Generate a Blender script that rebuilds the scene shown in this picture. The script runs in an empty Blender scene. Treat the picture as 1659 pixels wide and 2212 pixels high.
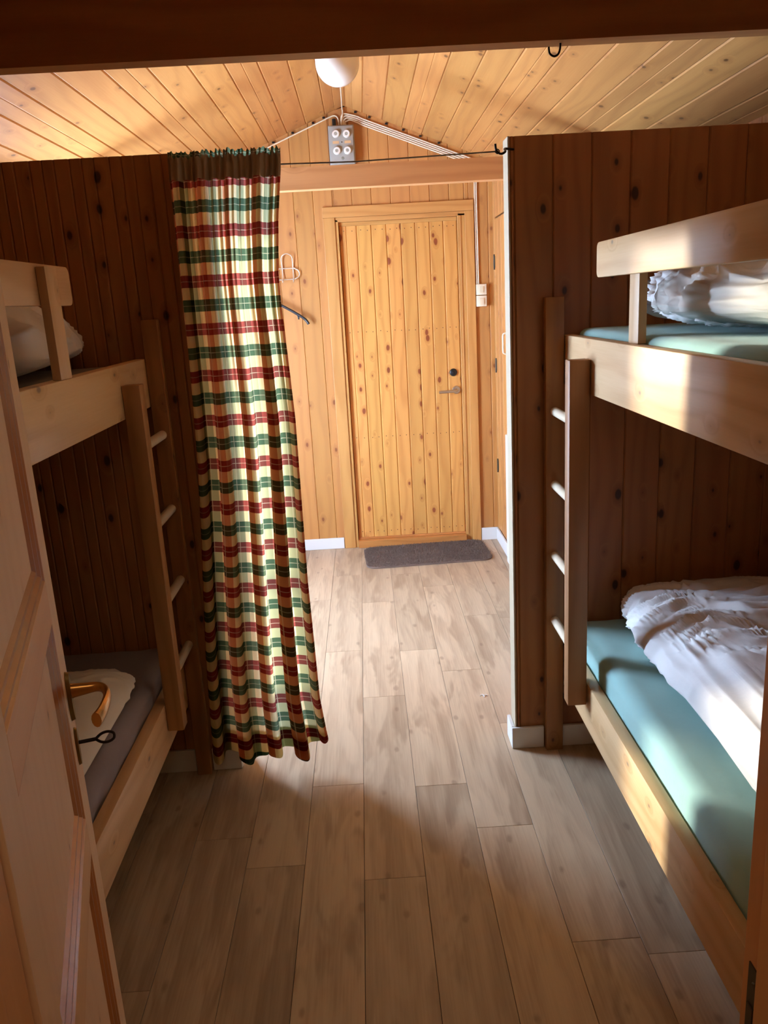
import bpy, bmesh, math, random
from math import sin, cos, pi, radians, sqrt, atan2
from mathutils import Vector, Matrix, noise

random.seed(7)
C = bpy.context.scene.collection
SC = bpy.context.scene

# ------------------------------------------------------------------ camera
cam_d = bpy.data.cameras.new('camera')
cam = bpy.data.objects.new('camera', cam_d)
C.objects.link(cam)
SC.camera = cam
cam_d.sensor_width = 36
cam_d.lens = 1727 / 2212 * 36
cam_d.clip_start = 0.02
_p, _y, _r = radians(14.71), radians(0.85), radians(-3.2)
_f = Vector((sin(_y) * cos(_p), cos(_y) * cos(_p), -sin(_p)))
_rt = Vector((cos(_y), -sin(_y), 0))
_up = _rt.cross(_f)
_r2 = cos(_r) * _rt + sin(_r) * _up
_u2 = -sin(_r) * _rt + cos(_r) * _up
cam.matrix_world = Matrix(((_r2.x, _u2.x, -_f.x, 0), (_r2.y, _u2.y, -_f.y, 0), (_r2.z, _u2.z, -_f.z, 1.6), (0, 0, 0, 1)))

# ------------------------------------------------------------------ world, sun, daylight, exposure
W = bpy.data.worlds.new('sky')
SC.world = W
W.use_nodes = True
_bg = W.node_tree.nodes['Background']
_bg.inputs[0].default_value = (0.53, 0.715, 1.0, 1)
_bg.inputs[1].default_value = 52.0

sun_d = bpy.data.lights.new('sun', 'SUN')
sun_d.energy = 8.0
sun_d.angle = radians(2.0)
sun_d.color = (1.0, 0.94, 0.82)
sun = bpy.data.objects.new('sun', sun_d)
C.objects.link(sun)
_sd = Vector((1.0, -1.06, -0.15)).normalized()
sun.rotation_euler = _sd.to_track_quat('-Z', 'Y').to_euler()
sun.location = (-6, 8, 3)

port_d = bpy.data.lights.new('window_portal', 'AREA')      # guides sampling of the sky through the window
port_d.shape = 'RECTANGLE'
port_d.size = 1.62
port_d.size_y = 0.97
port_d.cycles.is_portal = True
port = bpy.data.objects.new('window_portal', port_d)
C.objects.link(port)
port.location = (-1.53, 3.78, 1.24)
port.rotation_euler = Vector((1, 0, 0)).to_track_quat('-Z', 'Y').to_euler()

hall_d = bpy.data.lights.new('hall_fill_light', 'AREA')    # warm fill added in the unseen hall behind the camera
hall_d.shape = 'DISK'
hall_d.size = 0.5
hall_d.energy = 4.0
hall_d.color = (1.0, 0.74, 0.48)
hall = bpy.data.objects.new('hall_fill_light', hall_d)
C.objects.link(hall)
hall.location = (0.02, -0.12, 2.17)
hall.rotation_euler = (0, 0, 0)

SC.view_settings.view_transform = 'Standard'
SC.view_settings.look = 'None'
SC.view_settings.gamma = 1
SC.view_settings.use_curve_mapping = False
SC.view_settings.exposure = 0.15
SC.cycles.max_bounces = 14
SC.cycles.diffuse_bounces = 8
SC.cycles.transparent_max_bounces = 12
SC.cycles.sample_clamp_indirect = 6.0

# ------------------------------------------------------------------ helpers
def srgb(h):
    h = h.lstrip('#')
    v = [int(h[i:i + 2], 16) / 255 for i in (0, 2, 4)]
    return tuple((x / 12.92 if x <= 0.04045 else ((x + 0.055) / 1.055) ** 2.4) for x in v) + (1,)


class NT:
    def __init__(s, name):
        s.m = bpy.data.materials.new(name)
        s.m.use_nodes = True
        s.t = s.m.node_tree
        s.b = s.t.nodes['Principled BSDF']
        s.out = s.t.nodes['Material Output']

    def n(s, typ, **kw):
        x = s.t.nodes.new(typ)
        for k, v in kw.items():
            setattr(x, k, v)
        return x

    def l(s, a, b):
        s.t.links.new(a, b)

    def set(s, sock, v):
        if isinstance(v, (int, float, tuple)):
            sock.default_value = v
        else:
            s.l(v, sock)

    def math(s, op, a, b=0.0, c=None, clamp=False):
        x = s.n('ShaderNodeMath', operation=op, use_clamp=clamp)
        s.set(x.inputs[0], a)
        s.set(x.inputs[1], b)
        if c is not None:
            s.set(x.inputs[2], c)
        return x.outputs[0]

    def mix(s, f, a, b, mode='MIX'):
        x = s.n('ShaderNodeMix', data_type='RGBA', blend_type=mode)
        s.set(x.inputs[0], f)
        s.set(x.inputs[6], a)
        s.set(x.inputs[7], b)
        return x.outputs[2]

    def xyz(s, a, b, c=0.0):
        x = s.n('ShaderNodeCombineXYZ')
        s.set(x.inputs[0], a)
        s.set(x.inputs[1], b)
        s.set(x.inputs[2], c)
        return x.outputs[0]

    def noise(s, vec, scale, detail=2.0, rough=0.5, dist=0.0):
        x = s.n('ShaderNodeTexNoise')
        s.l(vec, x.inputs['Vector'])
        x.inputs['Scale'].default_value = scale
        x.inputs['Detail'].default_value = detail
        x.inputs['Roughness'].default_value = rough
        x.inputs['Distortion'].default_value = dist
        return x.outputs['Fac']

    def smooth(s, v, lo, hi, a=0.0, b=1.0):
        x = s.n('ShaderNodeMapRange', interpolation_type='SMOOTHSTEP')
        s.set(x.inputs[0], v)
        for i, q in enumerate((lo, hi, a, b)):
            s.set(x.inputs[i + 1], q)
        return x.outputs[0]


def wood(name, light, dark, axis='z', knots=1.0, knot_col='5a2710', rough=0.45, var=0.25, ring=16.0, knot_scale=1.0,
         coat=0.0, contrast=1.0, long=1.0):
    """Pine and oak: grain along one axis, growth rings bent round knots, every board with its own random cut."""
    k = NT(name)
    tc = k.n('ShaderNodeTexCoord').outputs['Object']
    sp = k.n('ShaderNodeSeparateXYZ')
    k.l(tc, sp.inputs[0])
    X, Y, Z = sp.outputs
    rnd = k.n('ShaderNodeObjectInfo').outputs['Random']
    a, b = {'z': (k.math('ADD', X, Y), Z), 'y': (k.math('ADD', X, Z), Y), 'x': (k.math('ADD', Y, Z), X)}[axis]
    u = k.math('MULTIPLY_ADD', rnd, 37.3, a)
    v = k.math('MULTIPLY_ADD', rnd, 91.7, b)
    big = k.noise(k.xyz(k.math('MULTIPLY', u, 5.0), k.math('MULTIPLY', v, 0.9)), 1.0, 2.0)
    # knots
    kv = k.xyz(k.math('MULTIPLY', u, 9.0 * knot_scale), k.math('MULTIPLY', v, 5.2 * knot_scale))
    wob = k.noise(kv, 2.4, 2.0)
    vor = k.n('ShaderNodeTexVoronoi', voronoi_dimensions='2D', feature='F1')
    k.l(kv, vor.inputs['Vector'])
    vor.inputs['Scale'].default_value = 1.0
    sc_ = k.n('ShaderNodeSeparateColor')
    k.l(vor.outputs['Color'], sc_.inputs[0])
    rad = k.math('MULTIPLY', k.math('MAXIMUM', k.math('SUBTRACT', sc_.outputs[0], 0.42), 0.0), 0.30 * knots)
    d = k.math('MULTIPLY_ADD', k.math('SUBTRACT', wob, 0.5), 0.09, vor.outputs['Distance'])
    knot = k.smooth(k.math('SUBTRACT', d, rad), -0.035, 0.02, 1.0, 0.0)
    knot = k.math('MULTIPLY', knot, k.math('GREATER_THAN', rad, 0.004))
    halo = k.math('MULTIPLY', k.smooth(k.math('SUBTRACT', d, rad), 0.0, 0.22, 1.0, 0.0), k.math('GREATER_THAN', rad, 0.004))
    # rings
    ph = k.math('ADD', k.math('MULTIPLY', u, ring * 6.283), k.math('MULTIPLY', big, 26.0))
    ph = k.math('ADD', ph, k.math('MULTIPLY', halo, 7.0))
    rings = k.math('POWER', k.math('MULTIPLY_ADD', k.math('SINE', ph), 0.5, 0.5), 2.2)
    fine = k.noise(k.xyz(k.math('MULTIPLY', u, 190.0), k.math('MULTIPLY', v, 5.0)), 1.0, 3.0, 0.6)
    g = k.math('ADD', k.math('MULTIPLY', rings, 0.45 * contrast), k.math('MULTIPLY', fine, 0.35 * contrast))
    g = k.math('ADD', g, k.math('MULTIPLY', k.math('SUBTRACT', big, 0.5), 0.6), clamp=True)
    g = k.math('MAXIMUM', g, k.math('MULTIPLY', halo, 0.75))
    col = k.mix(g, srgb(light), srgb(dark))
    t = k.n('ShaderNodeTexWhiteNoise', noise_dimensions='1D')
    k.l(rnd, t.inputs['W'])
    bc = k.n('ShaderNodeHueSaturation')
    k.l(col, bc.inputs['Color'])
    k.set(bc.inputs['Value'], k.math('MULTIPLY_ADD', t.outputs['Value'], var, 1.0 - var * 0.55))
    k.set(bc.inputs['Hue'], k.math('MULTIPLY_ADD', rnd, 0.008, 0.4975))
    col = bc.outputs[0]
    col = k.mix(k.math('MULTIPLY', knot, 0.9), col, srgb(knot_col))
    k.l(col, k.b.inputs['Base Color'])
    k.set(k.b.inputs['Roughness'], k.math('MULTIPLY_ADD', fine, 0.15, rough - 0.05))
    if coat:
        k.b.inputs['Coat Weight'].default_value = coat
        k.b.inputs['Coat Roughness'].default_value = 0.25
    bp = k.n('ShaderNodeBump')
    bp.inputs['Strength'].default_value = 0.12
    bp.inputs['Distance'].default_value = 0.002
    k.l(g, bp.inputs['Height'])
    k.l(bp.outputs[0], k.b.inputs['Normal'])
    return k.m


def plain(name, col, rough=0.5, metal=0.0, bump=0.0, bscale=300, vary=0.0, coat=0.0):
    k = NT(name)
    tc = k.n('ShaderNodeTexCoord').outputs['Object']
    if vary:
        f = k.noise(tc, 14.0, 3.0)
        c = srgb(col)
        dk = tuple(x * (1 - vary) for x in c[:3]) + (1,)
        k.l(k.mix(f, c, dk), k.b.inputs['Base Color'])
    else:
        k.b.inputs['Base Color'].default_value = srgb(col)
    k.b.inputs['Roughness'].default_value = rough
    k.b.inputs['Metallic'].default_value = metal
    k.b.inputs['Coat Weight'].default_value = coat
    if bump:
        bp = k.n('ShaderNodeBump')
        bp.inputs['Strength'].default_value = bump
        bp.inputs['Distance'].default_value = 0.001
        k.l(k.noise(tc, bscale, 2.0), bp.inputs['Height'])
        k.l(bp.outputs[0], k.b.inputs['Normal'])
    return k.m


def cloth(name, col, vary=0.08, weave=900, trans=0.0, rough=0.9):
    k = NT(name)
    tc = k.n('ShaderNodeTexCoord').outputs['Object']
    c = srgb(col)
    f = k.noise(tc, 9.0, 4.0)
    colr = k.mix(f, c, tuple(x * (1 - vary) for x in c[:3]) + (1,))
    k.l(colr, k.b.inputs['Base Color'])
    k.b.inputs['Roughness'].default_value = rough
    k.b.inputs['Specular IOR Level'].default_value = 0.2
    k.b.inputs['Sheen Weight'].default_value = 0.15
    bp = k.n('ShaderNodeBump')
    bp.inputs['Strength'].default_value = 0.25
    bp.inputs['Distance'].default_value = 0.0008
    k.l(k.math('ADD', k.noise(tc, weave, 2.0), k.math('MULTIPLY', k.noise(tc, 60, 3.0), 3.0)), bp.inputs['Height'])
    k.l(bp.outputs[0], k.b.inputs['Normal'])
    return k.m


# bmesh shapes -----------------------------------------------------
def B():
    return bmesh.new()


def box(bm, x0, x1, y0, y1, z0, z1, bev=0.0, seg=2):
    t = bmesh.new()
    bmesh.ops.create_cube(t, size=1)
    for v in t.verts:
        v.co = Vector(((x0 + x1) / 2 + v.co.x * (x1 - x0), (y0 + y1) / 2 + v.co.y * (y1 - y0), (z0 + z1) / 2 + v.co.z * (z1 - z0)))
    if bev:
        bmesh.ops.bevel(t, geom=t.edges[:], offset=bev, segments=seg, profile=0.5, affect='EDGES')
    me = bpy.data.meshes.new('t')
    t.to_mesh(me)
    t.free()
    bm.from_mesh(me)
    bpy.data.meshes.remove(me)
    return bm


def spline(pts, n=8):
    P = [Vector(p) for p in pts]
    out = []
    for i in range(len(P) - 1):
        p0, p1, p2, p3 = P[max(i - 1, 0)], P[i], P[i + 1], P[min(i + 2, len(P) - 1)]
        for j in range(n):
            t = j / n
            out.append(0.5 * ((2 * p1) + (p2 - p0) * t + (2 * p0 - 5 * p1 + 4 * p2 - p3) * t * t + (3 * p1 - p0 - 3 * p2 + p3) * t ** 3))
    out.append(P[-1])
    return out


def tube(bm, pts, r, n=10, ry=None, cap=True, side=None):
    """Sweep an ellipse (r, ry) along pts; r may be a list."""
    pts = [Vector(p) for p in pts]
    rings = []
    last = None
    for i, p in enumerate(pts):
        d = (pts[min(i + 1, len(pts) - 1)] - pts[max(i - 1, 0)]).normalized()
        if last is None:
            up = Vector(side) if side else (Vector((0, 0, 1)) if abs(d.z) < 0.9 else Vector((1, 0, 0)))
        else:
            up = last
        s = (up - d * up.dot(d)).normalized()
        last = s
        w = d.cross(s)
        rr = r[i] if isinstance(r, (list, tuple)) else r
        r2 = rr if ry is None else (ry[i] if isinstance(ry, (list, tuple)) else ry)
        rings.append([bm.verts.new(p + s * rr * cos(2 * pi * j / n) + w * r2 * sin(2 * pi * j / n)) for j in range(n)])
    for a, b in zip(rings, rings[1:]):
        for j in range(n):
            bm.faces.new((a[j], a[(j + 1) % n], b[(j + 1) % n], b[j]))
    if cap:
        bm.faces.new(rings[0][::-1])
        bm.faces.new(rings[-1])
    return bm


def lathe(bm, prof, n=32, M=None):
    rows = []
    for r, z in prof:
        if r < 1e-6:
            rows.append([bm.verts.new((0, 0, z))])
        else:
            rows.append([bm.verts.new((r * cos(2 * pi * j / n), r * sin(2 * pi * j / n), z)) for j in range(n)])
    for a, b in zip(rows, rows[1:]):
        for j in range(n):
            q = [a[j % len(a)], a[(j + 1) % len(a)], b[(j + 1) % len(b)], b[j % len(b)]]
            q = list(dict.fromkeys(q))
            if len(q) > 2:
                bm.faces.new(q)
    if M is not None:
        vs = [v for r_ in rows for v in r_]
        bmesh.ops.transform(bm, matrix=M, verts=vs)
    return bm


def obj(name, bm, mat, parent=None, smooth=False, loc=None, auto=None):
    bmesh.ops.recalc_face_normals(bm, faces=bm.faces)
    me = bpy.data.meshes.new(name)
    bm.to_mesh(me)
    bm.free()
    if mat:
        me.materials.append(mat)
    if smooth:
        me.polygons.foreach_set('use_smooth', [True] * len(me.polygons))
        if auto:
            me.set_sharp_from_angle(angle=radians(auto))
    o = bpy.data.objects.new(name, me)
    C.objects.link(o)
    if loc:
        o.location = loc
    if parent:
        o.parent = parent
    return o


def tag(o, label=None, cat=None, kind=None, group=None):
    if label:
        o['label'] = label
    if cat:
        o['category'] = cat
    if kind:
        o['kind'] = kind
    if group:
        o['group'] = group
    return o


def thing(name, label, cat, loc=(0, 0, 0), rotz=0, group=None, kind=None):
    o = bpy.data.objects.new(name, None)
    C.objects.link(o)
    o.location = loc
    o.rotation_euler = (0, 0, rotz)
    o.empty_display_size = 0.1
    return tag(o, label, cat, kind, group)


def copy_tree(root, loc=None, label=None):
    r = root.copy()
    C.objects.link(r)
    if loc:
        r.location = loc
    if label:
        r['label'] = label
    for ch in list(root.children):
        c = ch.copy()
        C.objects.link(c)
        c.parent = r
        for g in ch.children:
            d = g.copy()
            C.objects.link(d)
            d.parent = c
    return r


# ------------------------------------------------------------------ materials
M_WALL = wood('pine_panel_honey', 'bf8549', 'a3683a', 'z', knots=0.5, contrast=0.7, knot_col='7a4420', var=0.16)
M_CEIL = wood('pine_ceiling', 'c88e50', 'aa703a', 'y', knots=0.5, contrast=0.8, knot_col='6b4324', var=0.16)
M_PART = wood('pine_panel_shaded', 'a36b3c', '7f4c28', 'z', knots=0.7, knot_scale=1.15, contrast=0.7, knot_col='2a1008', var=0.10, rough=0.5)  # ordinary pine darkened: shade on the unlit board faces put into the colour
M_SIDE = wood('pine_panel_side', 'a86c3e', '875229', 'z', knots=0.8, knot_col='3a1a0c', var=0.15)
M_DOOR = wood('knotty_door_pine', 'd09750', 'b07236', 'z', knots=0.9, knot_col='7a3416', contrast=0.9, var=0.14, knot_scale=1.3)
M_TRIMV = wood('trim_pine_upright', 'c79151', 'ad743a', 'z', knots=0.0, var=0.1)
M_TRIMH = wood('trim_pine_level', 'c79151', 'ad743a', 'x', knots=0.0, var=0.1)
M_BEAM = wood('beam_pine', 'dba873', 'c08a56', 'x', knots=0.55, knot_col='5a3018', var=0.05, knot_scale=0.7)
M_BEAMD = wood('beam_pine_dark', 'cb9258', 'ad7242', 'x', knots=0.4, knot_col='3a1a0a', var=0.05, knot_scale=0.6)
M_BUNK = wood('bunk_pine_level', 'dcb88a', 'c39562', 'y', knots=0.35, knot_col='7d6a58', var=0.06, ring=11, rough=0.4)
M_BUNKV = wood('bunk_pine_upright', 'd8b184', 'c09060', 'z', knots=0.2, knot_col='8a5a34', var=0.06)
M_LADD = wood('ladder_pine', 'a4703f', '86562e', 'z', knots=0.4, knot_col='4a2412', var=0.08)  # pale pine darkened: shade on the rail faces put into the colour
M_LADL = wood('ladder_pine_front', 'aa7a4c', '8c5f36', 'z', knots=0.1, var=0.06)  # front rail, likewise darkened by shade put into its colour
M_RUNG = plain('rung_beech', 'e2d2b4', 0.4, vary=0.08)
M_PDOOR = wood('panel_door_pine', 'e6c19c', 'd8ad84', 'z', knots=0.3, knot_col='7d5238', var=0.03, rough=0.4, contrast=0.5)
M_PDOORX = wood('panel_door_pine_rail', 'e4b688', 'd29b66', 'x', knots=0.4, knot_col='7d5238', var=0.03, rough=0.4, contrast=0.6)
M_MOULD = wood('door_moulding_pine', 'b8763c', '96582a', 'z', knots=0.0, var=0.03, rough=0.28, coat=0.3, contrast=0.4)
M_JAMB = wood('door_frame_pine', 'dfa468', 'c58850', 'z', knots=0.0, var=0.03, rough=0.35, contrast=0.6)
M_SILL = wood('threshold_pine', 'bf7d42', 'a5652f', 'x', knots=0.0, var=0.05, coat=0.3)
M_WHITE = plain('white_paint', 'dcdcd8', 0.4)
M_STRIP = plain('pale_end_strip', 'b8ab8e', 0.5, vary=0.12)  # pale wood, with window light on the end face put into the colour
M_CREAM = plain('cream_plastic', 'e8dcc0', 0.4)
M_CABLE = plain('cable_cream', 'ead9ba', 0.45)
M_BLACK = plain('black_plastic', '17181a', 0.35)
M_HANG = plain('grey_blue_plastic', '2e3238', 0.3)
M_IRON = plain('black_iron', '241812', 0.45, metal=0.6)
M_CHROME = plain('chrome', 'efe8da', 0.3, metal=0.7)
M_STEEL = plain('brushed_steel', 'c4c2bd', 0.3, metal=1.0)
M_DSTEEL = plain('worn_steel', '6b665c', 0.4, metal=1.0, vary=0.5)
M_BRASS = plain('bronze_brass', 'bd8c50', 0.3, metal=1.0)
M_BRASSP = plain('pale_brass', 'a89563', 0.3, metal=1.0, vary=0.2)
M_FUSE = plain('fuse_grey', '94918a', 0.45)
M_PORC = plain('porcelain', 'ece8dc', 0.2)
M_DOT = plain('dark_dot', '4a4136', 0.5)
M_LABEL = plain('fuse_label', 'cfa676', 0.6)
M_TEAL = cloth('teal_sheet', '9cc6c0', 0.10)
M_GREYS = cloth('grey_mauve_sheet', '8d8284', 0.12)
M_TAUPE = cloth('taupe_sheet', '8a7868', 0.10)
M_DUVET = cloth('white_cotton', 'e4e2e0', 0.05)
M_PILLOW = cloth('ivory_cotton', 'ded9cc', 0.06)
M_DARK = plain('dark_backing', '2a1810', 0.9)
M_HALL = plain('hall_wall', 'b98a5c', 0.7, vary=0.1)


def schlick(k):
    lw = k.n('ShaderNodeLayerWeight')
    lw.inputs['Blend'].default_value = 0.5
    return k.math('MULTIPLY_ADD', k.math('POWER', lw.outputs['Facing'], 5.0), 0.9, 0.045, clamp=True)


def mk_glass():
    k = NT('clear_glass')
    tr = k.n('ShaderNodeBsdfTransparent')
    gl = k.n('ShaderNodeBsdfGlossy')
    gl.inputs['Roughness'].default_value = 0.02
    fr = schlick(k)
    mx = k.n('ShaderNodeMixShader')
    k.l(fr, mx.inputs[0])
    k.l(tr.outputs[0], mx.inputs[1])
    k.l(gl.outputs[0], mx.inputs[2])
    k.l(mx.outputs[0], k.out.inputs[0])
    return k.m


def mk_bag(name, tint, film):
    k = NT(name)
    tr = k.n('ShaderNodeBsdfTransparent')
    tr.inputs[0].default_value = tint
    gl = k.n('ShaderNodeBsdfGlossy')
    gl.inputs['Roughness'].default_value = 0.12
    df = k.n('ShaderNodeBsdfTranslucent')
    df.inputs[0].default_value = (0.8, 0.78, 0.74, 1)
    fr = schlick(k)
    m1 = k.n('ShaderNodeMixShader')
    m1.inputs[0].default_value = film
    k.l(tr.outputs[0], m1.inputs[1])
    k.l(df.outputs[0], m1.inputs[2])
    m2 = k.n('ShaderNodeMixShader')
    k.l(fr, m2.inputs[0])
    k.l(m1.outputs[0], m2.inputs[1])
    k.l(gl.outputs[0], m2.inputs[2])
    k.l(m2.outputs[0], k.out.inputs[0])
    return k.m


M_GLASS = mk_glass()
M_BAG = mk_bag('clear_plastic_film', (0.93, 0.91, 0.87, 1), 0.10)


def mk_opal():
    k = NT('opal_glass')
    k.b.inputs['Base Color'].default_value = srgb('efe9dc')
    k.b.inputs['Roughness'].default_value = 0.12
    k.b.inputs['Subsurface Weight'].default_value = 0.0
    k.b.inputs['Coat Weight'].default_value = 0.4
    return k.m


M_OPAL = mk_opal()


def mk_plaid():
    k = NT('plaid_cotton')
    uv = k.n('ShaderNodeUVMap').outputs[0]
    sp = k.n('ShaderNodeSeparateXYZ')
    k.l(uv, sp.inputs[0])
    U, V = sp.outputs[0], sp.outputs[1]
    P = 0.1415
    cream, cream2 = srgb('e6cf92'), srgb('dcb27a')
    green, red, line = srgb('12382e'), srgb('8c1420'), srgb('e9dcae')

    one = (1, 1, 1, 1)

    def bands(t, ph, gm, rm):
        q = k.math('MULTIPLY_ADD', t, 1 / P, ph)

        def near(c):
            f = k.math('FRACT', k.math('ADD', q, 0.5 - c + 40))
            return k.math('ABSOLUTE', k.math('SUBTRACT', f, 0.5))
        g = k.math('LESS_THAN', near(0.5), 0.125)
        r = k.math('LESS_THAN', near(0.0), 0.125)
        ln = k.math('MAXIMUM', k.math('LESS_THAN', near(0.5), 0.008), k.math('LESS_THAN', near(0.0), 0.008))
        return k.mix(r, k.mix(g, one, gm), rm), ln
    warp, l1 = bands(U, 0.0, (0.36, 0.48, 0.46, 1), (0.66, 0.27, 0.22, 1))
    weft, l2 = bands(V, 0.06, (0.08, 0.16, 0.16, 1), (0.31, 0.055, 0.085, 1))
    thr = k.noise(k.xyz(k.math('MULTIPLY', U, 1400.0), k.math('MULTIPLY', V, 1400.0)), 1.0, 1.0)
    base_c = k.mix(thr, srgb('e2cd94'), srgb('d2b67c'))
    col = k.mix(1.0, k.mix(1.0, base_c, warp, 'MULTIPLY'), weft, 'MULTIPLY')
    col = k.mix(k.math('MULTIPLY', k.math('MAXIMUM', l1, l2), 0.22), col, line)
    df = k.n('ShaderNodeBsdfDiffuse')
    k.l(col, df.inputs[0])
    tl = k.n('ShaderNodeBsdfTranslucent')
    gm = k.n('ShaderNodeGamma')
    k.l(col, gm.inputs[0])
    gm.inputs[1].default_value = 0.75
    k.l(gm.outputs[0], tl.inputs[0])
    mx = k.n('ShaderNodeMixShader')
    mx.inputs[0].default_value = 0.60
    k.l(df.outputs[0], mx.inputs[1])
    k.l(tl.outputs[0], mx.inputs[2])
    k.l(mx.outputs[0], k.out.inputs[0])
    return k.m


M_PLAID = mk_plaid()


def mk_floor():
    k = NT('oak_vinyl_plank')
    tc = k.n('ShaderNodeTexCoord').outputs['Object']
    sp = k.n('ShaderNodeSeparateXYZ')
    k.l(tc, sp.inputs[0])
    rnd = k.n('ShaderNodeObjectInfo').outputs['Random']
    u = k.math('MULTIPLY_ADD', rnd, 23.1, sp.outputs[0])
    v = k.math('MULTIPLY_ADD', rnd, 57.9, sp.outputs[1])
    big = k.noise(k.xyz(k.math('MULTIPLY', u, 9.0), k.math('MULTIPLY', v, 1.6)), 1.0, 3.0, 0.55, 0.8)
    fine = k.noise(k.xyz(k.math('MULTIPLY', u, 160.0), k.math('MULTIPLY', v, 5.0)), 1.0, 3.0, 0.6)
    ph = k.math('ADD', k.math('MULTIPLY', u, 70.0), k.math('MULTIPLY', big, 24.0))
    rg = k.math('MULTIPLY_ADD', k.math('SINE', ph), 0.5, 0.5)
    g = k.math('ADD', k.math('MULTIPLY', big, 0.9), k.math('MULTIPLY', fine, 0.35))
    g = k.math('ADD', g, k.math('MULTIPLY', rg, 0.12))
    g = k.smooth(g, 0.45, 1.05)
    col = k.mix(g, srgb('bfa98c'), srgb('917a62'))
    kv = k.xyz(k.math('MULTIPLY', u, 5.0), k.math('MULTIPLY', v, 2.6))
    vor = k.n('ShaderNodeTexVoronoi', voronoi_dimensions='2D')
    k.l(kv, vor.inputs['Vector'])
    vor.inputs['Scale'].default_value = 1.0
    d = k.math('MULTIPLY_ADD', k.noise(kv, 5.0, 3.0), 0.12, vor.outputs['Distance'])
    kn = k.math('MULTIPLY', k.smooth(d, 0.075, 0.125, 1.0, 0.0), 0.38)
    col = k.mix(kn, col, srgb('5c4334'))
    hs = k.n('ShaderNodeHueSaturation')
    k.l(col, hs.inputs['Color'])
    t = k.n('ShaderNodeTexWhiteNoise', noise_dimensions='1D')
    k.l(rnd, t.inputs['W'])
    k.set(hs.inputs['Value'], k.math('MULTIPLY_ADD', t.outputs['Value'], 0.26, 0.86))
    k.l(hs.outputs[0], k.b.inputs['Base Color'])
    k.set(k.b.inputs['Roughness'], k.math('MULTIPLY_ADD', fine, 0.14, 0.36))
    k.b.inputs['Specular IOR Level'].default_value = 0.45
    bp = k.n('ShaderNodeBump')
    bp.inputs['Strength'].default_value = 0.06
    bp.inputs['Distance'].default_value = 0.001
    k.l(fine, bp.inputs['Height'])
    k.l(bp.outputs[0], k.b.inputs['Normal'])
    return k.m


M_FLOOR = mk_floor()

# ------------------------------------------------------------------ dimensions
YF = 5.20          # far wall face
XL, XR = -1.45, 1.45
YN = 0.66          # room side of the wall with the doorway
RX, RZ, SL = -0.03, 2.735, 0.39
YPL, YPR = 2.585, 2.60
XPL, XPR = -0.535, 0.478
XC = 0.845         # closet wall
TH = 0.014


def zc(x):
    return RZ - SL * abs(x - RX)


# ------------------------------------------------------------------ board walls
def board_mesh(w, h0, h1, t=TH, ch=0.004, grooves=(), horizontal=False):
    """Board standing on its foot: width along x, face to -y, top cut from h0 to h1."""
    bm = B()
    prof = [(0.0002, 0), (0.0002, t - ch), (ch, t)]
    for g in grooves:
        prof += [(g - 0.004, t), (g, t - 0.004), (g + 0.004, t)]
    prof += [(w - ch, t), (w - 0.0002, t - ch), (w - 0.0002, 0)]
    lo = [bm.verts.new((a - w / 2, -d, 0)) for a, d in prof]
    hi = [bm.verts.new((a - w / 2, -d, h0 + (h1 - h0) * a / w)) for a, d in prof]
    n = len(prof)
    for i in range(n - 1):
        bm.faces.new((lo[i], lo[i + 1], hi[i + 1], hi[i]))
    bm.faces.new(hi)
    bm.faces.new(lo[::-1])
    return bm


def board_wall(parent, origin, ang, a0, a1, w, mat, phase=0.0, zb=0.0, top=2.06, holes=(), grooves=()):
    """origin+dir(ang)*a runs along the wall, boards face to the right of that direction (-y for ang 0)."""
    cuts = {a0, a1}
    k = math.floor((a0 - phase) / w)
    x = phase + k * w
    while x < a1:
        if a0 < x < a1:
            cuts.add(round(x, 5))
        x += w
    for h in holes:
        for q in h[:2]:
            if a0 < q < a1:
                cuts.add(q)
    cuts = sorted(cuts)
    d = Vector((cos(ang), sin(ang), 0))
    tf = top if callable(top) else (lambda a: top)
    for p, q in zip(cuts, cuts[1:]):
        if q - p < 0.004:
            continue
        m = (p + q) / 2
        segs = [(zb, None)]
        for h in holes:
            if h[0] - 1e-4 <= m <= h[1] + 1e-4:
                segs = []
                if h[2] > zb + 0.01:
                    segs.append((zb, h[2]))
                if h[3] < tf(m) - 0.01:
                    segs.append((h[3], None))
        for z0, z1 in segs:
            h0 = (tf(p) if z1 is None else z1) - z0
            h1 = (tf(q) if z1 is None else z1) - z0
            gr = [g for g in grooves if q - p > w * 0.95]
            pos = Vector(origin) + d * m
            o = obj('board', board_mesh(q - p, h0, h1, grooves=gr), mat, parent, loc=(pos.x, pos.y, z0))
            o.rotation_euler = (0, 0, ang)


def wall(name, bm, label):
    o = obj(name, bm, M_DARK)
    return tag(o, label, 'wall', 'structure')


# far wall (with gable)
DX0, DX1, DZ1 = -0.125, 0.672, 2.112       # opening of the entrance door
bm = B()
box(bm, XL - 0.1, DX0 - 0.001, YF + TH, YF + 0.1, 0, 2.05)
box(bm, DX1 + 0.001, XR + 0.1, YF + TH, YF + 0.1, 0, 2.05)
v = [bm.verts.new((x, y, z)) for y in (YF + TH, YF + 0.1) for x, z in
     ((DX0, DZ1), (XL - 0.1, 2.05), (XL - 0.1, zc(XL - 0.1) + 0.02), (RX, RZ + 0.05), (XR + 0.1, zc(XR + 0.1) + 0.02), (XR + 0.1, 2.05), (DX1, DZ1))]
bm.faces.new(v[:7])
bm.faces.new(v[7:][::-1])
for i in range(7):
    bm.faces.new((v[i], v[(i + 1) % 7], v[7 + (i + 1) % 7], v[7 + i]))
w_far = wall('wall_far', bm, 'honey pine boarded gable wall with the entrance door')
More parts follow.
